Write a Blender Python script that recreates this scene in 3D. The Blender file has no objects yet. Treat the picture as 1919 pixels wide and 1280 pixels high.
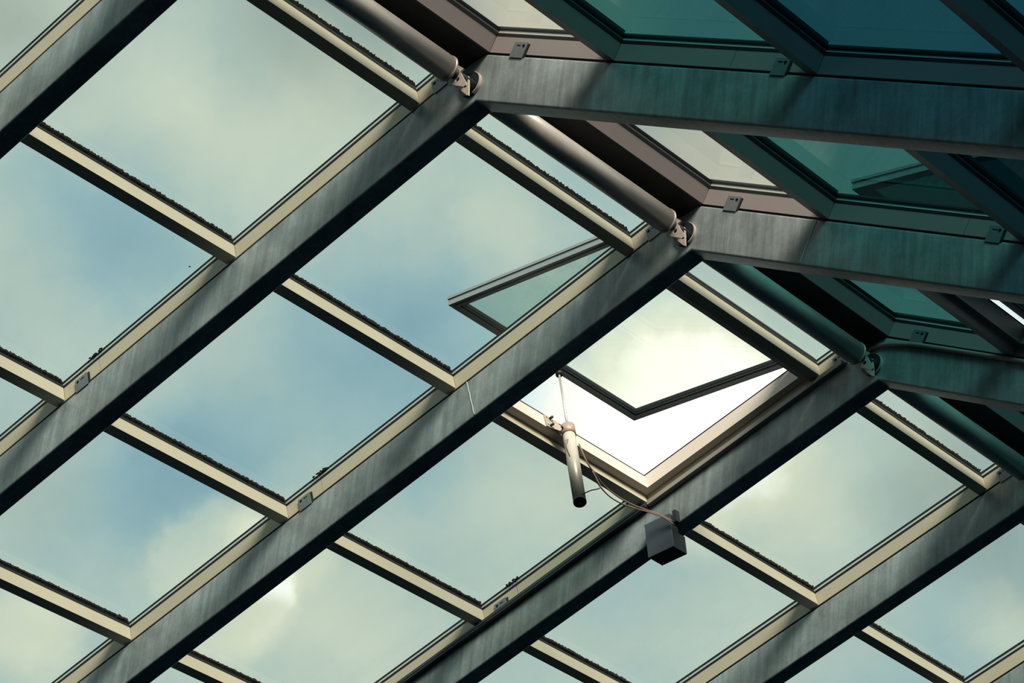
import bpy, bmesh, math, random
from mathutils import Vector, Matrix

random.seed(7)
sc = bpy.context.scene
col = sc.collection

# ------------------------------------------------------------------ frame of the roof
ZR = 9.2                      # height of the ridge above the floor
A = 0.3978285                 # pitch of both slopes
CA, SA = math.cos(A), math.sin(A)
S = 1.6                       # spacing of the rafters
OFF = Vector((0, 0, ZR))
U = {'L': Vector((-CA, 0, -SA)), 'R': Vector((CA, 0, -SA))}     # down each slope
N = {'L': Vector((-SA, 0, CA)), 'R': Vector((SA, 0, CA))}       # outward normals
Y = Vector((0, 1, 0))
def P(side, s, y, n):
    return OFF + U[side] * s + N[side] * n + Y * y

# ------------------------------------------------------------------ camera
cam_d = bpy.data.cameras.new('camera')
cam = bpy.data.objects.new('camera', cam_d)
col.objects.link(cam)
CAM = Vector((8.248717, -4.555775, 1.625295))
RC = Matrix(((0.7398995, 0.2408722, 0.6281156), (0.6637491, -0.4133485, -0.6233620), (0.1094801, 0.8781364, -0.4657151)))
cam.matrix_world = Matrix.Translation(CAM) @ RC.to_4x4()
cam_d.sensor_width = 36.0
cam_d.lens = 101.14
cam_d.clip_end = 500
sc.camera = cam

# ------------------------------------------------------------------ light and exposure
sc.view_settings.view_transform = 'Standard'
sc.view_settings.look = 'None'
sc.view_settings.exposure = 0.0
sc.view_settings.gamma = 1.0
sc.view_settings.use_curve_mapping = False
sc.cycles.transparent_max_bounces = 24
sc.cycles.max_bounces = 8
SUN_DIR = Vector((0.57, -0.46, 0.68)).normalized()
sun_d = bpy.data.lights.new('sun', 'SUN')
sun_d.energy = 12.0
sun_d.angle = math.radians(24)           # veiled by thin cloud
sun_d.color = (1.0, 0.82, 0.72)
sun = bpy.data.objects.new('sun', sun_d)
col.objects.link(sun)
sun.rotation_euler = SUN_DIR.to_track_quat('Z', 'Y').to_euler()
sun.location = (20, -14, 30)

world = bpy.data.worlds.new('sky'); sc.world = world
world.use_nodes = True
wt = world.node_tree; wt.nodes.clear()
def wn(t, **k):
    n = wt.nodes.new(t)
    for a, v in k.items(): setattr(n, a, v)
    return n
def wl(a, b): wt.links.new(a, b)
def wmath(op, a, b=None, clamp=False):
    n = wn('ShaderNodeMath', operation=op, use_clamp=clamp)
    for i, v in enumerate((a, b)):
        if v is None: continue
        if isinstance(v, (int, float)): n.inputs[i].default_value = v
        else: wl(v, n.inputs[i])
    return n.outputs[0]
tc = wn('ShaderNodeTexCoord')
nz = wn('ShaderNodeTexNoise'); nz.inputs['Scale'].default_value = 14; nz.inputs['Detail'].default_value = 7; nz.inputs['Roughness'].default_value = 0.6
wl(tc.outputs['Generated'], nz.inputs['Vector'])
sub = wn('ShaderNodeVectorMath', operation='SUBTRACT'); wl(nz.outputs['Color'], sub.inputs[0]); sub.inputs[1].default_value = (0.5, 0.5, 0.5)
scl = wn('ShaderNodeVectorMath', operation='SCALE'); wl(sub.outputs[0], scl.inputs[0]); scl.inputs['Scale'].default_value = 0.045
wrp = wn('ShaderNodeVectorMath', operation='ADD'); wl(tc.outputs['Generated'], wrp.inputs[0]); wl(scl.outputs[0], wrp.inputs[1])
n2 = wn('ShaderNodeTexNoise'); n2.inputs['Scale'].default_value = 9; n2.inputs['Detail'].default_value = 6; n2.inputs['Roughness'].default_value = 0.55
wl(wrp.outputs[0], n2.inputs['Vector'])
acc = wmath('MULTIPLY_ADD', n2.outputs['Fac'], 0.70)
acc.node.inputs[2].default_value = 0.09
CLOUDS = [  # direction, angular radius, core (share of the radius that is full), amount
    (-0.709, 0.5143, 0.4826, 0.050, 0.0, -0.30), (-0.663, 0.5907, 0.4599, 0.065, 0.0, -0.30),
    (-0.7172, 0.5626, 0.4112, 0.046, 0.0, -0.34), (-0.7265, 0.4814, 0.4904, 0.026, 0.0, -0.12),
    (-0.6942, 0.5072, 0.5107, 0.045, 0.0, 0.16), (-0.6567, 0.5398, 0.5266, 0.035, 0.0, 0.10),
    (-0.6196, 0.6056, 0.4993, 0.026, 0.0, 0.16), (-0.5654, 0.704, 0.4298, 0.028, 0.0, 0.22),
    (-0.7162, 0.5865, 0.3783, 0.032, 0.72, 0.22), (-0.7013, 0.5949, 0.3926, 0.024, 0.62, 0.20),
    (-0.6334, 0.6475, 0.4237, 0.050, 0.0, 0.20), (-0.7651, 0.5404, 0.3503, 0.026, 0.3, 0.34),
    (-0.5193, 0.7619, 0.3871, 0.024, 0.0, 0.26), (-0.5902, 0.6703, 0.4500, 0.050, 0.50, 0.52),
    (-0.6905, 0.6193, 0.3738, 0.050, 0.0, 0.16), (-0.5852, 0.5848, 0.5617, 0.05, 0.3, 0.30), (-0.5515, 0.6478, 0.5256, 0.05, 0.3, 0.28), (-0.5364, 0.7336, 0.4173, 0.030, 0.0, -0.12),
]
for x, y, z, r, core, amt in CLOUDS:
    dn = wn('ShaderNodeVectorMath', operation='DISTANCE'); wl(wrp.outputs[0], dn.inputs[0])
    dn.inputs[1].default_value = Vector((x, y, z)).normalized()
    mr = wn('ShaderNodeMapRange', interpolation_type='SMOOTHSTEP')
    wl(dn.outputs['Value'], mr.inputs['Value'])
    mr.inputs['From Min'].default_value = r * core; mr.inputs['From Max'].default_value = r
    mr.inputs['To Min'].default_value = amt; mr.inputs['To Max'].default_value = 0
    acc = wmath('ADD', acc, mr.outputs['Result'])
shade = None        # darker sky patches, painting in a dimming towards the picture's edges
for x, y, z, r, amt in ((-.6392, .526, .561, .060, .32), (-.714, .4504, .5361, .050, .24), (-.5205, .735, .4345, .042, .24), (-.7512, .5233, .4024, .036, .10), (-.5082, .757, .4107, .034, .18)):
    dn = wn('ShaderNodeVectorMath', operation='DISTANCE'); wl(wrp.outputs[0], dn.inputs[0]); dn.inputs[1].default_value = Vector((x, y, z)).normalized()
    mr = wn('ShaderNodeMapRange', interpolation_type='SMOOTHSTEP'); wl(dn.outputs['Value'], mr.inputs['Value'])
    mr.inputs['From Min'].default_value = 0; mr.inputs['From Max'].default_value = r
    mr.inputs['To Min'].default_value = 1 - amt; mr.inputs['To Max'].default_value = 1
    shade = mr.outputs['Result'] if shade is None else wmath('MULTIPLY', shade, mr.outputs['Result'])
ramp = wn('ShaderNodeValToRGB')
wl(acc, ramp.inputs['Fac'])
er = ramp.color_ramp
stops = [(0.0, (.33, .55, .74)), (0.28, (.56, .77, .86)), (0.52, (.92, .98, .90)), (0.78, (1.25, 1.18, .98)), (1.0, (1.85, 1.70, 1.55))]
er.elements[0].position = 0; er.elements[0].color = (*stops[0][1], 1)
er.elements[1].position = 1; er.elements[1].color = (*stops[-1][1], 1)
for p_, c_ in stops[1:-1]:
    e = er.elements.new(p_); e.color = (*c_, 1)
sep = wn('ShaderNodeSeparateXYZ'); wl(tc.outputs['Generated'], sep.inputs[0])
hz = wn('ShaderNodeMapRange', interpolation_type='SMOOTHSTEP'); wl(sep.outputs['Z'], hz.inputs['Value'])
hz.inputs['From Min'].default_value = -0.02; hz.inputs['From Max'].default_value = 0.02
gm = wn('ShaderNodeMix', data_type='RGBA'); wl(hz.outputs['Result'], gm.inputs['Factor'])
gm.inputs[6].default_value = (0.03, 0.045, 0.06, 1); sh = wn('ShaderNodeVectorMath', operation='SCALE'); wl(ramp.outputs['Color'], sh.inputs[0]); wl(shade, sh.inputs['Scale']); wl(sh.outputs[0], gm.inputs[7])
bg = wn('ShaderNodeBackground'); wl(gm.outputs[2], bg.inputs['Color']); bg.inputs['Strength'].default_value = 1.0
wo = wn('ShaderNodeOutputWorld'); wl(bg.outputs[0], wo.inputs['Surface'])

# ------------------------------------------------------------------ materials
def mat(name, color, rough=0.5, metal=0.0, spec=0.5, noise=None, bump=None):
    """noise = (scale xyz, detail, dark factor, bright factor): mottling of the base colour."""
    m = bpy.data.materials.new(name); m.use_nodes = True
    t = m.node_tree; b = t.nodes['Principled BSDF']
    b.inputs['Base Color'].default_value = (*color, 1)
    b.inputs['Roughness'].default_value = rough
    b.inputs['Metallic'].default_value = metal
    b.inputs['Specular IOR Level'].default_value = spec
    if noise:
        g = t.nodes.new('ShaderNodeNewGeometry')
        last = None
        for (scale, detail, lo, hi) in noise:
            mp = t.nodes.new('ShaderNodeMapping'); mp.inputs['Scale'].default_value = scale
            t.links.new(g.outputs['Position'], mp.inputs['Vector'])
            nt = t.nodes.new('ShaderNodeTexNoise'); nt.inputs['Scale'].default_value = 1
            nt.inputs['Detail'].default_value = detail; nt.inputs['Roughness'].default_value = 0.65
            t.links.new(mp.outputs[0], nt.inputs['Vector'])
            mr = t.nodes.new('ShaderNodeMapRange'); t.links.new(nt.outputs['Fac'], mr.inputs['Value'])
            mr.inputs['From Min'].default_value = 0.3; mr.inputs['From Max'].default_value = 0.7
            mr.inputs['To Min'].default_value = lo; mr.inputs['To Max'].default_value = hi
            if last is None: last = mr.outputs[0]
            else:
                mu = t.nodes.new('ShaderNodeMath'); mu.operation = 'MULTIPLY'
                t.links.new(last, mu.inputs[0]); t.links.new(mr.outputs[0], mu.inputs[1]); last = mu.outputs[0]
        vm = t.nodes.new('ShaderNodeVectorMath'); vm.operation = 'SCALE'; vm.inputs[0].default_value = color
        t.links.new(last, vm.inputs['Scale']); t.links.new(vm.outputs[0], b.inputs['Base Color'])
        if bump:
            bp = t.nodes.new('ShaderNodeBump'); bp.inputs['Strength'].default_value = bump; bp.inputs['Distance'].default_value = 0.002
            t.links.new(last, bp.inputs['Height']); t.links.new(bp.outputs[0], b.inputs['Normal'])
    return m
M = {}
M['steel'] = mat('galvanised_steel', (.150, .184, .192), .42, 0, .5,
                 [((3.5, 3.5, 3.5), 6, .62, 1.34), ((26, 26, 1.6), 4, .84, 1.45), ((90, 90, 60), 3, .90, 1.10)], .25)
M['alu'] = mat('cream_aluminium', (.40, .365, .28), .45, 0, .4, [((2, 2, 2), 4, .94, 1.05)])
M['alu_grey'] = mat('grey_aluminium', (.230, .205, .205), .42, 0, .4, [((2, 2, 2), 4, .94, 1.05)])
M['gasket'] = mat('black_rubber', (.008, .010, .011), .6, 0, .3)
M['spacer'] = mat('bright_spacer', (.60, .62, .62), .35, .3)
M['tube'] = mat('painted_tube', (.44, .415, .39), .30, .35, .5, [((6, 6, 6), 4, .9, 1.1)])
M['bracket'] = mat('zinc_plate', (.40, .36, .32), .5, .15, .5, [((30, 30, 30), 4, .8, 1.15)])
M['clip'] = mat('clip_plate', (.125, .145, .165), .45, .2, .5, [((30, 30, 30), 3, .9, 1.1)])
M['dark'] = mat('dark_plastic', (.012, .018, .024), .5, 0, .4)
M['box'] = mat('box_paint', (.045, .06, .082), .55, 0, .4)
M['trunk_shaded'] = mat('shaded_trunking', (.012, .018, .027), .42, 0, .5)  # lower length of the same trunking, its shade put into the colour
M['trunk_lit'] = mat('lit_trunking', (.20, .18, .165), .5, 0, .4)  # length beside the open window, the light there put into the colour
M['sash'] = mat('sash_aluminium', (.27, .30, .32), .4, .1, .5)
M['curb'] = mat('curb_lit_aluminium', (.56, .49, .44), .42, 0, .4)  # pinkish light of the open window mixed into the aluminium colour
M['cyl'] = mat('actuator_aluminium', (.55, .50, .44), .4, .2, .5)
M['rod'] = mat('steel_rod', (.55, .53, .50), .3, .6, .5)
M['cable'] = mat('tan_cable', (.22, .145, .105), .6, 0, .3)
M['dirt'] = mat('dirt', (.0025, .003, .0035), .95, 0, .1, [((40, 40, 40), 3, .7, 1.4)])
M['weld'] = mat('weld_bead', (.34, .38, .37), .5, .2)
M['floor'] = mat('dark_floor', (.004, .013, .032), .7, 0, .3, [((1, 1, 1), 4, .8, 1.2)])
M['wall'] = mat('dark_wall', (.004, .013, .032), .8, 0, .3, [((1, 1, 1), 4, .8, 1.2)])
def glass(name, tint, reflect=True, ior=1.45, streak=0.0):
    m = bpy.data.materials.new(name); m.use_nodes = True
    t = m.node_tree; t.nodes.clear()
    o = t.nodes.new('ShaderNodeOutputMaterial')
    tr = t.nodes.new('ShaderNodeBsdfTransparent'); tr.inputs['Color'].default_value = (*[math.sqrt(c) for c in tint], 1)
    if streak:      # faint grime on the panes
        g = t.nodes.new('ShaderNodeNewGeometry')
        nt = t.nodes.new('ShaderNodeTexNoise'); nt.inputs['Scale'].default_value = 2.2; nt.inputs['Detail'].default_value = 8
        t.links.new(g.outputs['Position'], nt.inputs['Vector'])
        mr = t.nodes.new('ShaderNodeMapRange'); t.links.new(nt.outputs['Fac'], mr.inputs['Value'])
        mr.inputs['From Min'].default_value = .3; mr.inputs['From Max'].default_value = .75
        mr.inputs['To Min'].default_value = 1.0; mr.inputs['To Max'].default_value = 1 - streak
        vm = t.nodes.new('ShaderNodeVectorMath'); vm.operation = 'SCALE'; vm.inputs[0].default_value = [math.sqrt(c) for c in tint]
        t.links.new(mr.outputs[0], vm.inputs['Scale']); t.links.new(vm.outputs[0], tr.inputs['Color'])
    if not reflect:
        t.links.new(tr.outputs[0], o.inputs['Surface']); return m
    gl = t.nodes.new('ShaderNodeBsdfGlossy'); gl.inputs['Roughness'].default_value = 0.02
    fr = t.nodes.new('ShaderNodeFresnel'); fr.inputs['IOR'].default_value = ior
    mx = t.nodes.new('ShaderNodeMixShader')
    ge = t.nodes.new('ShaderNodeNewGeometry')     # the pane reflects once, on the face towards the room
    iv = t.nodes.new('ShaderNodeMath'); iv.operation = 'SUBTRACT'; iv.inputs[0].default_value = 1; t.links.new(ge.outputs['Backfacing'], iv.inputs[1])
    ff = t.nodes.new('ShaderNodeMath'); ff.operation = 'MULTIPLY'; t.links.new(fr.outputs[0], ff.inputs[0]); t.links.new(iv.outputs[0], ff.inputs[1])
    t.links.new(ff.outputs[0], mx.inputs[0]); t.links.new(tr.outputs[0], mx.inputs[1]); t.links.new(gl.outputs[0], mx.inputs[2])
    t.links.new(mx.outputs[0], o.inputs['Surface'])
    return m
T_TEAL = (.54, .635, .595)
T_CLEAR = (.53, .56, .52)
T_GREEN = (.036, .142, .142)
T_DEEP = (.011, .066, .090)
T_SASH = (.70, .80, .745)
GL = {}
for k, tint in (('teal', T_TEAL), ('clear', T_CLEAR), ('green', T_GREEN), ('deep', T_DEEP), ('sash', T_SASH)):
    GL[k] = (glass(k + '_glass_inner', tint, True, 1.45, .05), glass(k + '_glass_outer', tint, False))

# ------------------------------------------------------------------ mesh helpers
WLOC = {}
def add(name, verts, faces, mats, parent=None, fmat=None, smooth=False, origin=None):
    c = origin if origin is not None else sum((Vector(v) for v in verts), Vector()) / len(verts)
    me = bpy.data.meshes.new(name)
    me.from_pydata([tuple(Vector(v) - c) for v in verts], [], faces)
    if not isinstance(mats, (list, tuple)): mats = [mats]
    for m in mats: me.materials.append(m)
    if fmat:
        for i, f in enumerate(me.polygons): f.material_index = fmat[i]
    if smooth:
        for f in me.polygons: f.use_smooth = True
    bm = bmesh.new(); bm.from_mesh(me); bmesh.ops.recalc_face_normals(bm, faces=bm.faces); bm.to_mesh(me); bm.free()
    o = bpy.data.objects.new(name, me); col.objects.link(o)
    WLOC[o.name] = c
    if parent is not None:
        o.parent = parent; o.location = c - WLOC[parent.name]
    else: o.location = c
    return o
def empty(name, loc):
    o = bpy.data.objects.new(name, None); col.objects.link(o); o.location = loc; WLOC[o.name] = Vector(loc)
    o.empty_display_size = .1
    return o
def tag(o, label, cat=None, group=None, kind=None):
    o['label'] = label
    if cat: o['category'] = cat
    if group: o['group'] = group
    if kind: o['kind'] = kind
    return o
BOXF = [(0, 1, 2, 3), (4, 7, 6, 5), (0, 4, 5, 1), (1, 5, 6, 2), (2, 6, 7, 3), (3, 7, 4, 0)]
def box8(f, a0, a1, b0, b1, c0, c1):
    """eight corners through a mapping f(a, b, c)"""
    return [f(a0, b0, c0), f(a1, b0, c0), f(a1, b1, c0), f(a0, b1, c0), f(a0, b0, c1), f(a1, b0, c1), f(a1, b1, c1), f(a0, b1, c1)]
def sbox(name, side, s0, s1, y0, y1, n0, n1, m, parent=None, bevel=0.0):
    o = add(name, box8(lambda s, y, n: P(side, s, y, n), s0, s1, y0, y1, n0, n1), BOXF, m, parent)
    if bevel: bev(o, bevel)
    return o
def bev(o, w, seg=2):
    bm = bmesh.new(); bm.from_mesh(o.data)
    bmesh.ops.bevel(bm, geom=list(bm.edges), offset=w, segments=seg, affect='EDGES', profile=.6)
    bm.to_mesh(o.data); bm.free()
def multi(name, groups, m, parent=None):
    """several boxes as one mesh (one part)"""
    v, f = [], []
    for g in groups:
        k = len(v); v += g; f += [tuple(i + k for i in q) for q in BOXF]
    return add(name, v, f, m, parent)
def prism(name, prof0, prof1, m, parent=None, smooth=False):
    n = len(prof0)
    f = [tuple(range(n)), tuple(range(2 * n - 1, n - 1, -1))] + [(i, (i + 1) % n, n + (i + 1) % n, n + i) for i in range(n)]
    return add(name, list(prof0) + list(prof1), f, m, parent, smooth=smooth)
def frame_of(d):
    d = d.normalized(); a = d.orthogonal().normalized(); return d, a, d.cross(a)
def cyl(name, p0, p1, r, m, parent=None, seg=20, r1=None, smooth=True):
    p0, p1 = Vector(p0), Vector(p1); d, a, b = frame_of(p1 - p0); r1 = r if r1 is None else r1
    v = [p0 + (a * math.cos(t) + b * math.sin(t)) * r for t in [2 * math.pi * i / seg for i in range(seg)]]
    v += [p1 + (a * math.cos(t) + b * math.sin(t)) * r1 for t in [2 * math.pi * i / seg for i in range(seg)]]
    f = [tuple(range(seg)), tuple(range(2 * seg - 1, seg - 1, -1))] + [(i, (i + 1) % seg, seg + (i + 1) % seg, seg + i) for i in range(seg)]
    o = add(name, v, f, m, parent)
    if smooth:
        for p in o.data.polygons:
            if len(p.vertices) == 4: p.use_smooth = True
    return o
def sweep(name, pts, r, m, parent=None, seg=8, sub=6):
    pts = [Vector(p) for p in pts]; path = []
    for i in range(len(pts) - 1):
        p0 = pts[max(i - 1, 0)]; p1 = pts[i]; p2 = pts[i + 1]; p3 = pts[min(i + 2, len(pts) - 1)]
        for k in range(sub):
            t = k / sub
            path.append(.5 * ((2 * p1) + (p2 - p0) * t + (2 * p0 - 5 * p1 + 4 * p2 - p3) * t * t + (3 * p1 - p0 - 3 * p2 + p3) * t ** 3))
    path.append(pts[-1])
    v, f = [], []
    up = Vector((.3, .2, 1)).normalized()
    for i, p in enumerate(path):
        d = (path[min(i + 1, len(path) - 1)] - path[max(i - 1, 0)]).normalized()
        a = d.cross(up).normalized(); b = d.cross(a)
        v += [p + (a * math.cos(2 * math.pi * k / seg) + b * math.sin(2 * math.pi * k / seg)) * r for k in range(seg)]
    for i in range(len(path) - 1):
        for k in range(seg):
            f.append((i * seg + k, i * seg + (k + 1) % seg, (i + 1) * seg + (k + 1) % seg, (i + 1) * seg + k))
    f.append(tuple(range(seg))); f.append(tuple(range(len(v) - 1, len(v) - seg - 1, -1)))
    return add(name, v, f, m, parent, smooth=True)
def plate(name, outline, holes, thick, m, parent=None):
    """flat plate with real holes; outline and holes are lists of 3-D points in one plane, thick is a vector"""
    bm = bmesh.new(); edges = []
    for loop in [outline] + holes:
        vs = [bm.verts.new(Vector(p)) for p in loop]
        edges += [bm.edges.new((vs[i], vs[(i + 1) % len(vs)])) for i in range(len(vs))]
    bmesh.ops.triangle_fill(bm, use_beauty=True, use_dissolve=False, edges=edges)
    r = bmesh.ops.extrude_face_region(bm, geom=list(bm.faces))
    for e in r['geom']:
        if isinstance(e, bmesh.types.BMVert): e.co += thick
    bm.verts.index_update()
    v = [x.co.copy() for x in bm.verts]; f = [[x.index for x in q.verts] for q in bm.faces]; bm.free()
    return add(name, v, f, m, parent)
def circle(c, a, b, r, n=12): return [c + a * r * math.cos(2 * math.pi * i / n) + b * r * math.sin(2 * math.pi * i / n) for i in range(n)]
def lumps(name, spots, m, parent):
    v, f = [], []
    for c, rx, ry, rz, ax in spots:
        k = len(v)
        for q in ((1, 0, 0), (-1, 0, 0), (0, 1, 0), (0, -1, 0), (0, 0, 1), (0, 0, -1)):
            j = [random.uniform(.7, 1.3) for _ in range(3)]
            v.append(c + ax[0] * q[0] * rx * j[0] + ax[1] * q[1] * ry * j[1] + ax[2] * q[2] * rz * j[2])
        f += [tuple(k + i for i in t) for t in ((0, 2, 4), (2, 1, 4), (1, 3, 4), (3, 0, 4), (2, 0, 5), (1, 2, 5), (3, 1, 5), (0, 3, 5))]
    o = add(name, v, f, m, parent); o['kind'] = 'stuff'
    return o

# ------------------------------------------------------------------ the hall below (out of the picture, shuts out the horizon)
XL, XR, YF, YB = -6.45, 10.5, -8.0, 16.0
zL, zR = ZR - 6.9 * SA - .36 * CA, ZR - 11.3 * SA - .36 * CA
def struct(o, label): o['kind'] = 'structure'; o['label'] = label; return o
idw = lambda x, y, z: Vector((x, y, z))
struct(add('floor', box8(idw, XL - .3, XR + .3, YF - .3, YB + .3, -.2, 0), BOXF, M['floor']), 'dark floor of the hall far below the glass roof')
struct(add('wall_left', box8(idw, XL - .3, XL, YF, YB, 0, zL), BOXF, M['wall']), 'dark side wall of the hall under the low eaves')
struct(add('wall_right', box8(idw, XR, XR + .3, YF, YB, 0, zR), BOXF, M['wall']), 'dark side wall of the hall behind the viewer')
for nm, y0, y1 in (('wall_front', YF - .3, YF), ('wall_back', YB, YB + .3)):
    pr = lambda y: [Vector((XL - .3, y, 0)), Vector((XR + .3, y, 0)), Vector((XR + .3, y, zR)), Vector((0, y, ZR - .4)), Vector((XL - .3, y, zL))]
    struct(prism(nm, pr(y0), pr(y1), M['wall']), 'dark gable wall at one end of the hall')

# ------------------------------------------------------------------ glass of both slopes
ROWS = [.454 + 1.2714 * i for i in range(6)]         # upslope faces of the cross bars, left slope
KS = [.0996, .9708, 2.2234, 3.4760, 4.7286]           # downslope faces of the cross bars, right slope
WB, WR, NB, NT = .062, .10, -.105, -.018              # widths and depths of the glazing bars
ceil_l = struct(empty('ceiling', P('L', 3, 4.8, 0)), 'glazed roof slope with clear teal panes showing clouds')
ceil_r = struct(empty('ceiling.001', P('R', 3, 4.8, 0)), 'glazed roof slope beyond the ridge, with dark green panes')
GF = [1, 0, 0, 0, 0, 0]
def pane(side, s0, s1, y0, y1, kind, parent, n0=.002, n1=.012, name='glass_pane'):
    v = box8(lambda s, y, n: P(side, s, y, n), s0, s1, y0, y1, n0, n1)
    # first face lies at n0 (inside), second at n1 (outside)
    return add(name, v, BOXF, GL[kind], parent, fmat=[0, 1, 1, 1, 1, 1])
BAYS = range(0, 7)
for j in BAYS:
    y0, y1 = j * S + WR + .0012, (j + 1) * S - .0012
    edges = [.265] + ROWS
    for i in range(len(edges) - 1):
        if j == 3 and i == 1: continue                 # the open roof window
        s0 = edges[i] + (WB + .0032 if i else .006); s1 = edges[i + 1] - .0042
        pane('L', s0, s1, y0, y1, 'teal', ceil_l)
    for i in range(len(KS) - 1):
        if j == 3 and i == 1: continue
        s0 = KS[i] + .0042; s1 = KS[i + 1] - WB - .0042
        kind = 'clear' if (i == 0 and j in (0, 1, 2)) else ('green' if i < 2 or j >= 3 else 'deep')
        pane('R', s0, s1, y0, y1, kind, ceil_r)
# the rest of the roof, beyond the picture, in large sheets
ylo, yhi = BAYS[0] * S, (BAYS[-1] + 1) * S
pane('L', .0, 6.95, YF, ylo + .05, 'teal', ceil_l); pane('L', .0, 6.95, yhi + .1, YB, 'teal', ceil_l)
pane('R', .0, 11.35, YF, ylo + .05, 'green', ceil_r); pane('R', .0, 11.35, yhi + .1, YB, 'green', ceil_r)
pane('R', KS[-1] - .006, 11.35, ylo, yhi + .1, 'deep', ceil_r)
pane('L', ROWS[-1] + WB - .006, 6.95, ylo, yhi + .1, 'teal', ceil_l)

# ------------------------------------------------------------------ steel rafters with their glazing bars
RAFTERS = {
    0: 'galvanised steel rafter beyond the upper left corner, outside the picture',
    7: 'galvanised steel rafter beyond the bottom right corner, outside the picture',
    1: 'galvanised steel rafter crossing the upper left corner of the picture',
    2: 'galvanised steel rafter second from the upper left, its knee nearest the top',
    3: 'galvanised steel rafter just left of the open roof window, with knee at right of centre',
    4: 'galvanised steel rafter carrying the trunking and grey box right of the open roof window',
    5: 'galvanised steel rafter next right below the grey junction box, plain without trunking',
    6: 'galvanised steel rafter just showing in the bottom right corner of the picture'}
def mitre(n): return -n * math.tan(A)
def run(name, side, s_end, y0, y1, n0, n1, m, parent, s_start=None, round_=0.0, a_max=None):
    """a straight member lying along the slope, mitred at the ridge unless s_start is given"""
    prof = []
    if round_:
        for cy, cn, a0 in ((y1 - round_, n1 - round_, 0), (y0 + round_, n1 - round_, 90), (y0 + round_, n0 + round_, 180), (y1 - round_, n0 + round_, 270)):
            for k in range(5):
                t = math.radians(a0 + 90 * k / 4); prof.append((cy + round_ * math.cos(t), cn + round_ * math.sin(t)))
    else: prof = [(y0, n0), (y1, n0), (y1, n1), (y0, n1)]
    p0 = [P(side, mitre(n) if s_start is None else s_start, y, n) for y, n in prof]
    p1 = [P(side, s_end, y, n) for y, n in prof]
    o = prism(name, p0, p1, m, parent)
    if round_:
        for p in o.data.polygons: p.use_smooth = len(p.vertices) == 4
        o.data.set_sharp_from_angle(angle=math.radians(40))
    return o
def clip(side, s0, s1, y, parent):
    """fixing plate on the face of a glazing bar, with a round hole and a slot"""
    n0, n1, yy = -.128, -.048, y - .010
    out = [P(side, s0, yy, n0), P(side, s1, yy, n0), P(side, s1, yy, n1), P(side, s0, yy, n1)]
    a, b = U[side], N[side]
    sh = s1 - .018 if side == 'L' else s1 - .022
    so = s0 + .036 if side == 'L' else s0 + .034
    h1 = circle(P(side, sh, yy, -.068), a, b, .010)
    h2 = [P(side, so + x, yy, -.066 + z) for x, z in ((-.014, -.0035), (.014, -.0035), (.014, .0035), (-.014, .0035))]
    o = plate('mounting_clip', out, [h1, h2], Vector((0, .004, 0)), M['clip'], parent)
    # black strip behind the plate, slightly longer, standing in for its shadow edge
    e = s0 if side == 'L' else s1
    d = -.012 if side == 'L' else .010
    sbox('clip_shadow', side, s0 + .003 if side == 'R' else s0 + d, s1 - .003 if side == 'L' else s1 + d, y - .006, y, n0 + .004, n1 - .004, M['gasket'], o)
    return o
def seam(side, s, y, parent, n0=-.352, n1=-.12):
    return sweep('weld_seam', [P(side, s + .01 * (n1 - n) + random.uniform(-.002, .002), y, n) for n in [n1 + (n0 - n1) * i / 8 for i in range(9)]], .0035, M['weld'], parent, seg=6, sub=3)
rafter = {}
for j in RAFTERS:
    y = j * S
    root = empty('steel_rafter', P('L', 6.9, y + .05, -.36)); rafter[j] = root
    tag(root, RAFTERS[j], 'rafter', 'steel rafters of the glass roof')
    for side, end in (('L', 6.9), ('R', 11.2)):
        if side == 'R' and j in (1, 6): pass
        run('rafter_arm', side, end, y - .004, y + .114, -.36, -.116, M['steel'], root, round_=.012)
        run('packer', side, end, y + .008, y + .10, -.117, -.104, M['gasket'], root)
        cut = 2.729 if side == 'L' else (1.705 if j == 2 else 1.822)
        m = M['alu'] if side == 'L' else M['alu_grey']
        for k, (a0, a1) in enumerate(((None, cut - .002), (cut + .002, end))):
            bar = run('glazing_bar', side, a1, y, y + WR, NB, NT, m, root, s_start=a0)
            run('gasket', side, a1, y - .002, y + WR + .002, NT, -.003, M['gasket'], bar, s_start=a0)
            run('spacer', side, a1, y - .001, y + WR + .001, -.003, .013, M['spacer'], bar, s_start=a0)
            run('edge_seal', side, a1, y - .004, y + WR + .004, .013, .022, M['gasket'], bar, s_start=a0)
            run('cover_cap', side, a1, y + .016, y + WR - .016, .022, .04, M['dark'], bar, s_start=a0)
    for r in (2,): clip('L', ROWS[r] - .182, ROWS[r] - .092, y, root)
    if j >= 2: clip('L', ROWS[0] - .182, ROWS[0] - .095, y, root)
    clip('R', .262, .352, y, root)
    clip('R', 1.965, 2.05, y, root)
seam('L', 1.648, 3 * S - .004, rafter[3]); seam('R', .905, 3 * S - .004, rafter[3])
seam('L', .60, 5 * S - .004, rafter[5], -.33, -.27)

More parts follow.
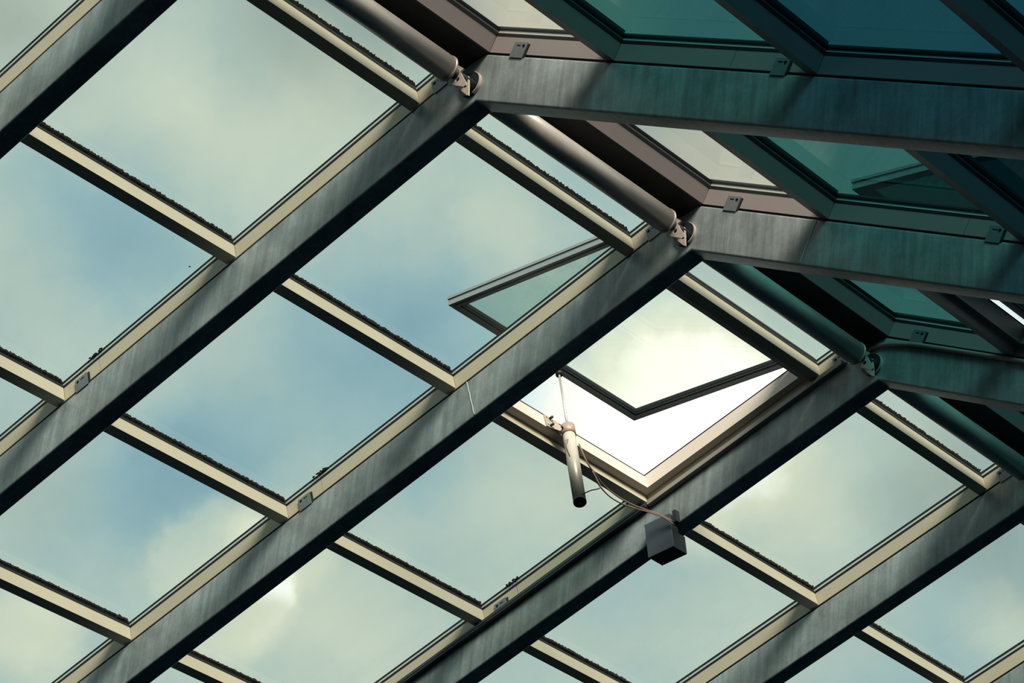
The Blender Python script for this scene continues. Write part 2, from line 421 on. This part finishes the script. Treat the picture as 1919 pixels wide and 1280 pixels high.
# ------------------------------------------------------------------ cross bars of both slopes
ORD = ['first', 'second', 'third', 'fourth', 'fifth', 'sixth', 'seventh']
def bay_name(j):      # rafters are counted from the upper left corner of the picture
    return 'between %s and %s rafters' % (ORD[j - 1], ORD[j]) if 1 <= j <= 5 else ('left of the first rafter' if j < 1 else 'right of the sixth rafter')
def dirt_line(side, s, y0, y1, parent, amount):
    spots = []
    n = int((y1 - y0) / .011)
    wob = [random.random() for _ in range(40)]
    for i in range(n):
        y = y0 + (y1 - y0) * (i + random.random()) / n
        t = (y - y0) / (y1 - y0)
        w = wob[int(t * 38)] * (1 - (t * 38) % 1) + wob[int(t * 38) + 1] * ((t * 38) % 1)
        h = amount * (.35 + .5 * w + .45 * random.random())
        spots.append((P(side, s - .004 - random.random() * .006, y, .020), .010, .012 + random.random() * .008, h, (U[side], Y, N[side])))
    return lumps('dirt', spots, M['dirt'], parent)
for j in BAYS:
    y0, y1 = j * S + WR + .0045, (j + 1) * S - .0045
    for i, s in enumerate(ROWS):
        o = sbox('cross_bar', 'L', s, s + WB, y0, y1, NB, NT, M['alu'])
        tag(o, 'cream aluminium cross bar %s, %s down from the ridge' % (bay_name(j), ORD[i]), 'glazing bar', 'cream cross bars of the near slope')
        sbox('gasket', 'L', s - .002, s + WB + .002, y0, y1, NT, .001, M['gasket'], o)
        sbox('spacer', 'L', s - (.0015 if i == 0 else -.002), s + WB, y0, y1, .001, .005, M['clip'], o)
        sbox('edge_seal', 'L', s - .004, s + WB + .003, y0, y1, .005, .022, M['gasket'], o)
        sbox('cover_cap', 'L', s + .004, s + WB - .004, y0, y1, .022, .042, M['dark'], o)
        if i > 0 and not (j == 3 and i == 1): dirt_line('L', s, y0 + .02, y1 - .02, o, .013)
        elif j != 3: dirt_line('L', s, y0 + .02, y1 - .02, o, .006)
    for i, s in enumerate(KS):
        if i == 0: continue
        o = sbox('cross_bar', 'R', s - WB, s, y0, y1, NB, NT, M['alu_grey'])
        tag(o, 'grey aluminium cross bar %s, %s to the right of the ridge' % (bay_name(j), ORD[i - 1]), 'glazing bar', 'grey cross bars of the far slope')
        sbox('gasket', 'R', s - WB - .002, s + .002, y0, y1, NT, -.003, M['gasket'], o)
        sbox('spacer', 'R', s - WB - .001, s + .001, y0, y1, -.003, .009, M['spacer'], o).data.materials[0] = M['clip']
        sbox('edge_seal', 'R', s - WB - .004, s + .004, y0, y1, .009, .022, M['gasket'], o)
        sbox('cover_cap', 'R', s - WB + .004, s - .004, y0, y1, .022, .042, M['dark'], o)
    # ridge bar
    if True:
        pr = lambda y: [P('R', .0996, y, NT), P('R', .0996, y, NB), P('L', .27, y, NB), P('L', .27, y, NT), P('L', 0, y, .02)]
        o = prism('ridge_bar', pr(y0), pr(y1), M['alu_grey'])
        tag(o, 'grey ridge bar %s, above the round tie tube' % bay_name(j), 'ridge bar', 'ridge bars of the glass roof')
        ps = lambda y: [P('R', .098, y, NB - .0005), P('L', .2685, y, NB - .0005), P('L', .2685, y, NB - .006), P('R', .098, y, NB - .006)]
        prism('soffit_shade', ps(y0), ps(y1), M['gasket'], o)  # added black strip, paints the shade on the underside of the ridge bar
        for sd in 'R':
            sbox('gasket', sd, .04, .1016, y0, y1, NT, -.003, M['gasket'], o)
            sbox('spacer', sd, .04, .1006, y0, y1, -.003, .009, M['clip'], o)
            sbox('edge_seal', sd, .04, .1036, y0, y1, .009, .022, M['gasket'], o)
        pc = lambda y: [P('L', .26, y, .022), P('L', 0, y, .045), P('R', .09, y, .022), P('R', 0, y, .03)]
        prism('ridge_cap', pc(y0), pc(y1), M['dark'], o)

# ------------------------------------------------------------------ round tie tubes along the ridge with their end brackets
TUBES = {0: 'round grey tie tube along the ridge above the top edge, outside the picture',
         5: 'round grey tie tube along the ridge beyond the right edge, outside the picture',
         1: 'round grey tie tube along the ridge at the top edge, ending at the second rafter',
         2: 'round grey tie tube along the ridge between second and third rafters',
         3: 'round grey tie tube along the ridge above the open roof window',
         4: 'round grey tie tube along the ridge at the right edge of the picture'}
TX, TZ = -.012, -.315
def W(x, y, z): return Vector((x, y, z + ZR))
for j in TUBES:
    ya, yb = j * S + .116, (j + 1) * S - .004
    dy = (j + 1) * S - 3.2
    root = empty('tie_tube', W(TX, ya, TZ - .0625))
    tag(root, TUBES[j], 'tube', 'tie tubes along the ridge')
    tb = cyl('tube', W(TX, ya, TZ), W(TX, yb - .192, TZ), .0625, M['tube'], root, seg=48)
    cyl('end_collar', W(TX, yb - .198, TZ), W(TX, yb - .186, TZ), .0655, M['tube'], tb, seg=40)
    # near the knee: bow-tie end plate, gusset, pin and round pad on the rafter face
    y = 3.06 + dy
    bow = [(-.042, -.236), (.0, -.27), (.040, -.302), (.018, -.312), (.040, -.350), (.066, -.388), (.066, -.402), (.056, -.408), (-.042, -.362), (-.054, -.356), (-.057, -.342), (-.040, -.318), (-.030, -.291)]
    plate('end_plate', [W(x, y, z) for x, z in bow], [circle(W(.006, y, -.350), Vector((1, 0, 0)), Vector((0, 0, 1)), .013, 14)], Vector((0, .010, 0)), M['bracket'], root)
    fin = [(-.049, -.342), (.020, -.409), (.027, -.409), (.020, -.35), (.010, -.298)]
    plate('gusset', [W(x, 3.12 + dy, z) for x, z in fin], [], Vector((0, .012, 0)), M['bracket'], root)
    cyl('pin', W(-.012, yb - .19, TZ), W(-.012, yb - .012, TZ), .026, M['dark'], root, seg=16)
    cyl('pad', W(-.040, yb - .016, -.292), W(-.040, yb, -.292), .064, M['dark'], root, seg=32)
    # bright ring of the pad edge, a thin torus-like rim
    v, f = [], []
    for k in range(33):
        t = math.radians(-62 + 124 * k / 32)
        for rr, yy in ((.0635, yb - .018), (.068, yb - .018), (.068, yb - .001), (.0635, yb - .001)):
            v.append(W(-.040 + rr * math.cos(t), yy, -.292 + rr * math.sin(t)))
    for k in range(32):
        for q in range(4): f.append((4 * k + q, 4 * k + (q + 1) % 4, 4 * k + 4 + (q + 1) % 4, 4 * k + 4 + q))
    f += [(0, 1, 2, 3), (128, 131, 130, 129)]
    add('pad_rim', v, f, M['bracket'], root)

# ------------------------------------------------------------------ roof windows
def ring(name, f, a0, a1, b0, b1, w, c0, c1, m, parent):
    """rectangular ring, outer a0..a1 x b0..b1, member width w, through mapping f(a,b,c)"""
    o = [(a0, b0), (a1, b0), (a1, b1), (a0, b1)]; i = [(a0 + w, b0 + w), (a1 - w, b0 + w), (a1 - w, b1 - w), (a0 + w, b1 - w)]
    v = [f(a, b, c0) for a, b in o] + [f(a, b, c0) for a, b in i] + [f(a, b, c1) for a, b in o] + [f(a, b, c1) for a, b in i]
    F = []
    for k in range(4):
        n = (k + 1) % 4
        F += [(k, n, 4 + n, 4 + k), (8 + k, 12 + k, 12 + n, 8 + n), (k, 8 + k, 8 + n, n), (4 + k, 4 + n, 12 + n, 12 + k)]
    return add(name, v, F, m, parent)
def roof_window(name, side, s0, s1, hinge, length, theta, label, pane_kind):
    ya, yb = 3 * S + WR, 4 * S
    root = empty(name, P(side, (s0 + s1) / 2, (ya + yb) / 2, 0)); struct(root, label)
    m = M['curb'] if side == 'L' else M['alu_grey']
    w, c0, c1 = .052, -.050, .036
    cu = lambda s, y, n: P(side, s, y, n)
    for a in ((s0 + .002, s0 + w, ya + .002, yb - .002), (s1 - w, s1 - .002, ya + .002, yb - .002)):
        o = sbox('curb_bar', side, *a, c0, c1, m, root)
    for a in ((s0 + w, s1 - w, ya + .002, ya + w), (s0 + w, s1 - w, yb - w, yb - .002)):
        o = sbox('curb_bar', side, *a, c0, c1, m, root)
    ring('curb_seal', cu, s0 + w - .004, s1 - w + .004, ya + w - .004, yb - w + .004, .006, c1, c1 + .006, M['gasket'], root)
    t = math.radians(theta)
    h = P(side, hinge, 0, .045)
    da = U[side] * math.cos(t) + N[side] * math.sin(t); db = -U[side] * math.sin(t) + N[side] * math.cos(t)
    sf = lambda a, y, b: h + da * a + Y * y + db * b
    y0, y1, st = 4.81, 6.385, .045
    fr = ring('sash_frame', sf, st + 0, length, y0, y1, .020, .004, .050, M['sash'], root)
    ring('outer_lip', sf, st + -.006, length + .006, y0 - .006, y1 + .006, .014, .040, .056, M['sash'], fr)
    ring('drip_seal', sf, st + .0185, length - .0185, y0 + .0185, y1 - .0185, .005, .010, .046, M['gasket'], fr)
    ring('inner_frame', sf, st + .0235, length - .0235, y0 + .0235, y1 - .0235, .019, .000, .046, M['sash'], fr)
    ring('inner_seal', sf, st + .0425, length - .0425, y0 + .0425, y1 - .0425, .005, .008, .042, M['gasket'], fr)
    ring('glazing_bead', sf, st + .0475, length - .0475, y0 + .0475, y1 - .0475, .013, .010, .040, M['sash'], fr)
    ring('bead_seal', sf, st + .0605, length - .0605, y0 + .0605, y1 - .0605, .005, .014, .036, M['gasket'], fr)
    v = box8(sf, st + .050, length - .050, y0 + .050, y1 - .050, .022, .030)
    add('glass_pane', v, BOXF, GL[pane_kind], root, fmat=[0, 1, 1, 1, 1, 1])
    for yy in (y0 + .3, y1 - .3):
        cyl('hinge', h + Y * (yy - .04) + db * .0, h + Y * (yy + .04), .009, M['dark'], root, seg=10)
    return sf
sashL = roof_window('window_1', 'L', ROWS[0] + WB, ROWS[1], .48, 1.25, 19.5, 'open roof window with its sash tilted outward, bright sky in the opening', 'sash')
sashR = roof_window('window_2', 'R', KS[1], KS[2] - WB, .99, 1.22, 18.5, 'open roof window on the far slope at the right edge', 'green')

# ------------------------------------------------------------------ actuator that pushes the sash
Aq = sashL(1.22, 5.69, -.012)
Bq = W(-1.470, 5.597, -.669)
d = (Bq - Aq).normalized()
act = empty('window_actuator', Bq)
tag(act, 'pale cylinder actuator with thin rod holding the roof window open', 'actuator')
cyl('piston_rod', Aq, Bq + d * .02, .0068, M['rod'], act, seg=14)
rend = cyl('rod_end', Aq - d * .006, Aq + d * .022, .020, M['dark'], act, seg=18)
sw = sashL(1.22, 5.69, .002)
cyl('rod_bolt', Aq - Y * .024, Aq + Y * .024, .005, M['dark'], rend, seg=10)
body = cyl('cylinder', Bq - d * .004, Bq + d * .615, .0350, M['cyl'], act, seg=36)
clamp = cyl('clamp_collar', Bq - d * .012, Bq + d * .062, .040, M['bracket'], act, seg=36); clamp.data.materials[0] = mat('clamp_zinc', (.30, .225, .185), .5, .1)
cyl('end_cap', Bq + d * .610, Bq + d * .622, .0356, M['dark'], body, seg=36)
cyl('cable_gland', Bq + d * .62, Bq + d * .642, .006, M['dark'], body, seg=10)
# bracket: angle plate on the curb with arm to the collar
ax = (U['L'] - d * U['L'].dot(d)).normalized()
arm0 = Bq + d * .028; 
yb_ = 5.50
def curb(s, y, n): return P('L', s, y, n)
out = [curb(1.670, 5.48, -.050), curb(1.670, 5.60, -.050), curb(1.670, 5.60, .034), curb(1.670, 5.48, .034)]
hol = [circle(curb(1.670, y_, n_), Y, N['L'], .007, 10) for y_, n_ in ((5.496, .018), (5.496, -.034), (5.545, .018))]
bplate = plate('bracket_plate', out, hol, -U['L'] * .006, mat('bracket_cream', (.36, .31, .25), .5, .1), act)
c_ = Bq + d * .025
clampm = bpy.data.materials['clamp_zinc']
q0 = curb(1.664, 5.525, -.045); q1 = curb(1.664, 5.525, .000)
multi('bracket_arm', [[q0, q0 + Y * .05, c_ + Y * .018 + d * .03, c_ - Y * .026 + d * .03, q1, q1 + Y * .05, c_ + Y * .018 - d * .02, c_ - Y * .026 - d * .02]], clampm, act)
for k, (u_, v_) in enumerate(((-.045, .006), (.045, .004), (-.02, .052), (.03, .055))):
    side_ = Y * u_ + ax * (-.02 if k > 1 else .012)
    b0 = Bq + d * (.02 + v_ * .5) + Y * u_
    cyl('clamp_bolt', b0 - Y * .016 - ax * .004, b0 + Y * .016 + ax * .008, .0058, M['dark'], clamp, seg=10)
for y_, n_ in ((5.520, .020), (5.512, -.036)):
    cyl('bracket_bolt', curb(1.668, y_, n_), curb(1.640, y_, n_), .008, M['dark'], bplate, seg=10)

# cables
cb = sweep('actuator_cable', [W(-1.372, 5.594, -.788), W(-1.332, 5.619, -.883), W(-1.324, 5.67, -.927), W(-1.373, 5.75, -.9), W(-1.411, 5.85, -.907), W(-1.431, 5.95, -.908), W(-1.438, 6.05, -.91), W(-1.425, 6.15, -.913), W(-1.405, 6.25, -.907), W(-1.347, 6.29, -.931), W(-1.290, 6.318, -.968)], .0046, M['cable'])
tag(cb, 'thin tan cable running from the actuator to the grey junction box', 'cable', 'tan cables at the roof window')
cb2 = sweep('actuator_cable', [W(-1.326, 5.668, -.924), W(-1.27, 5.66, -1.0), W(-1.19, 5.60, -1.09), W(-1.165, 5.50, -1.155), W(-1.20, 5.47, -1.185)], .0034, M['cable'])
tag(cb2, 'thin tan cable loop hanging beside the lower end of the actuator', 'cable', 'tan cables at the roof window')
cb3 = sweep('actuator_cable', [W(-1.40, 5.535, -.78), W(-1.36, 5.470, -.83), W(-1.33, 5.455, -.88), W(-1.315, 5.475, -.93)], .0032, M['cable'])
tag(cb3, 'short tan cable bulging from the left side of the actuator cylinder', 'cable', 'tan cables at the roof window')
cb4 = sweep('actuator_cable', [W(-1.326, 5.672, -.918), W(-1.38, 5.76, -.925), W(-1.415, 5.86, -.935), W(-1.435, 5.96, -.94), W(-1.44, 6.06, -.935), W(-1.428, 6.16, -.925), W(-1.40, 6.25, -.918), W(-1.335, 6.29, -.945), W(-1.283, 6.320, -.985)], .0040, M['cable'])
tag(cb4, 'lower one of two tan cables sagging towards the grey junction box', 'cable', 'tan cables at the roof window')

# ------------------------------------------------------------------ trunking on the fourth rafter and the junction box
yr = 4 * S
o = sbox('cable_trunking', 'L', .30, 1.715, yr - .034, yr - .0045, -.142, -.112, M['trunk_lit'])
tag(o, 'lit-toned cable trunking lying along the rafter right of the open roof window', 'trunking')
sbox('trunking_lid', 'L', .30, 1.715, yr - .037, yr - .034, -.140, -.116, M['trunk_lit'], o)
o = sbox('cable_trunking', 'L', 1.725, 6.8, yr - .040, yr - .0045, -.150, -.112, M['trunk_shaded'], bevel=.006)
tag(o, 'shade-toned cable trunking running down the rafter from the grey junction box', 'trunking')
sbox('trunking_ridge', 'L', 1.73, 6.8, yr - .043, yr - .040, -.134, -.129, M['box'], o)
o = sweep('ridge_cable', [P('R', .02, yr - .012, -.205), P('R', .10, yr - .014, -.165), P('R', .25, yr - .016, -.142), P('R', .45, yr - .018, -.134), P('R', 1.2, yr - .018, -.134), P('R', 2.4, yr - .018, -.134), P('R', 4.5, yr - .018, -.134)], .013, M['trunk_lit'], seg=10)
tag(o, 'grey cable bending over the knee onto the rafter at the right edge', 'cable')
bx = empty('junction_box', P('L', 1.68, 6.39, -.52))
tag(bx, 'grey junction box hanging under the rafter below the open roof window', 'junction box')
def rotbox(p0, p1, y0, y1, q0, q1):
    return box8(lambda p, y, q: P('L', 1.678 + p - .16 * (q + .4), y, q + .21 * p), p0, p1, y0, y1, q0, q1)
multi('box_body', [rotbox(-.086, .086, 6.340, 6.3945, -.514, -.302), rotbox(-.086, .086, 6.3945, 6.452, -.514, -.402)], M['dark'], bx)
lid = multi('box_lid', [rotbox(-.088, .088, 6.330, 6.340, -.516, -.300)], M['box'], bx); bev(lid, .003)
multi('cable_entry', [rotbox(-.108, -.086, 6.360, 6.3945, -.345, -.272)], M['dark'], bx)

# ------------------------------------------------------------------ leaf litter caught on the glass beside the rafters
for j, s in ((3, 2.72), (2, 2.73), (4, 2.74)):
    sp = [(P('L', s + random.uniform(-.05, .05), j * S - .006 - random.random() * .012, .020), .010, .007, .005 + random.random() * .006, (U['L'], Y, N['L'])) for _ in range(14)]
    lumps('leaf_litter', sp, M['dirt'], rafter[j])
lumps('fleck', [(P('L', 1.988, 3.147, .013), .006, .006, .004, (U['L'], Y, N['L']))], M['dirt'], ceil_l)
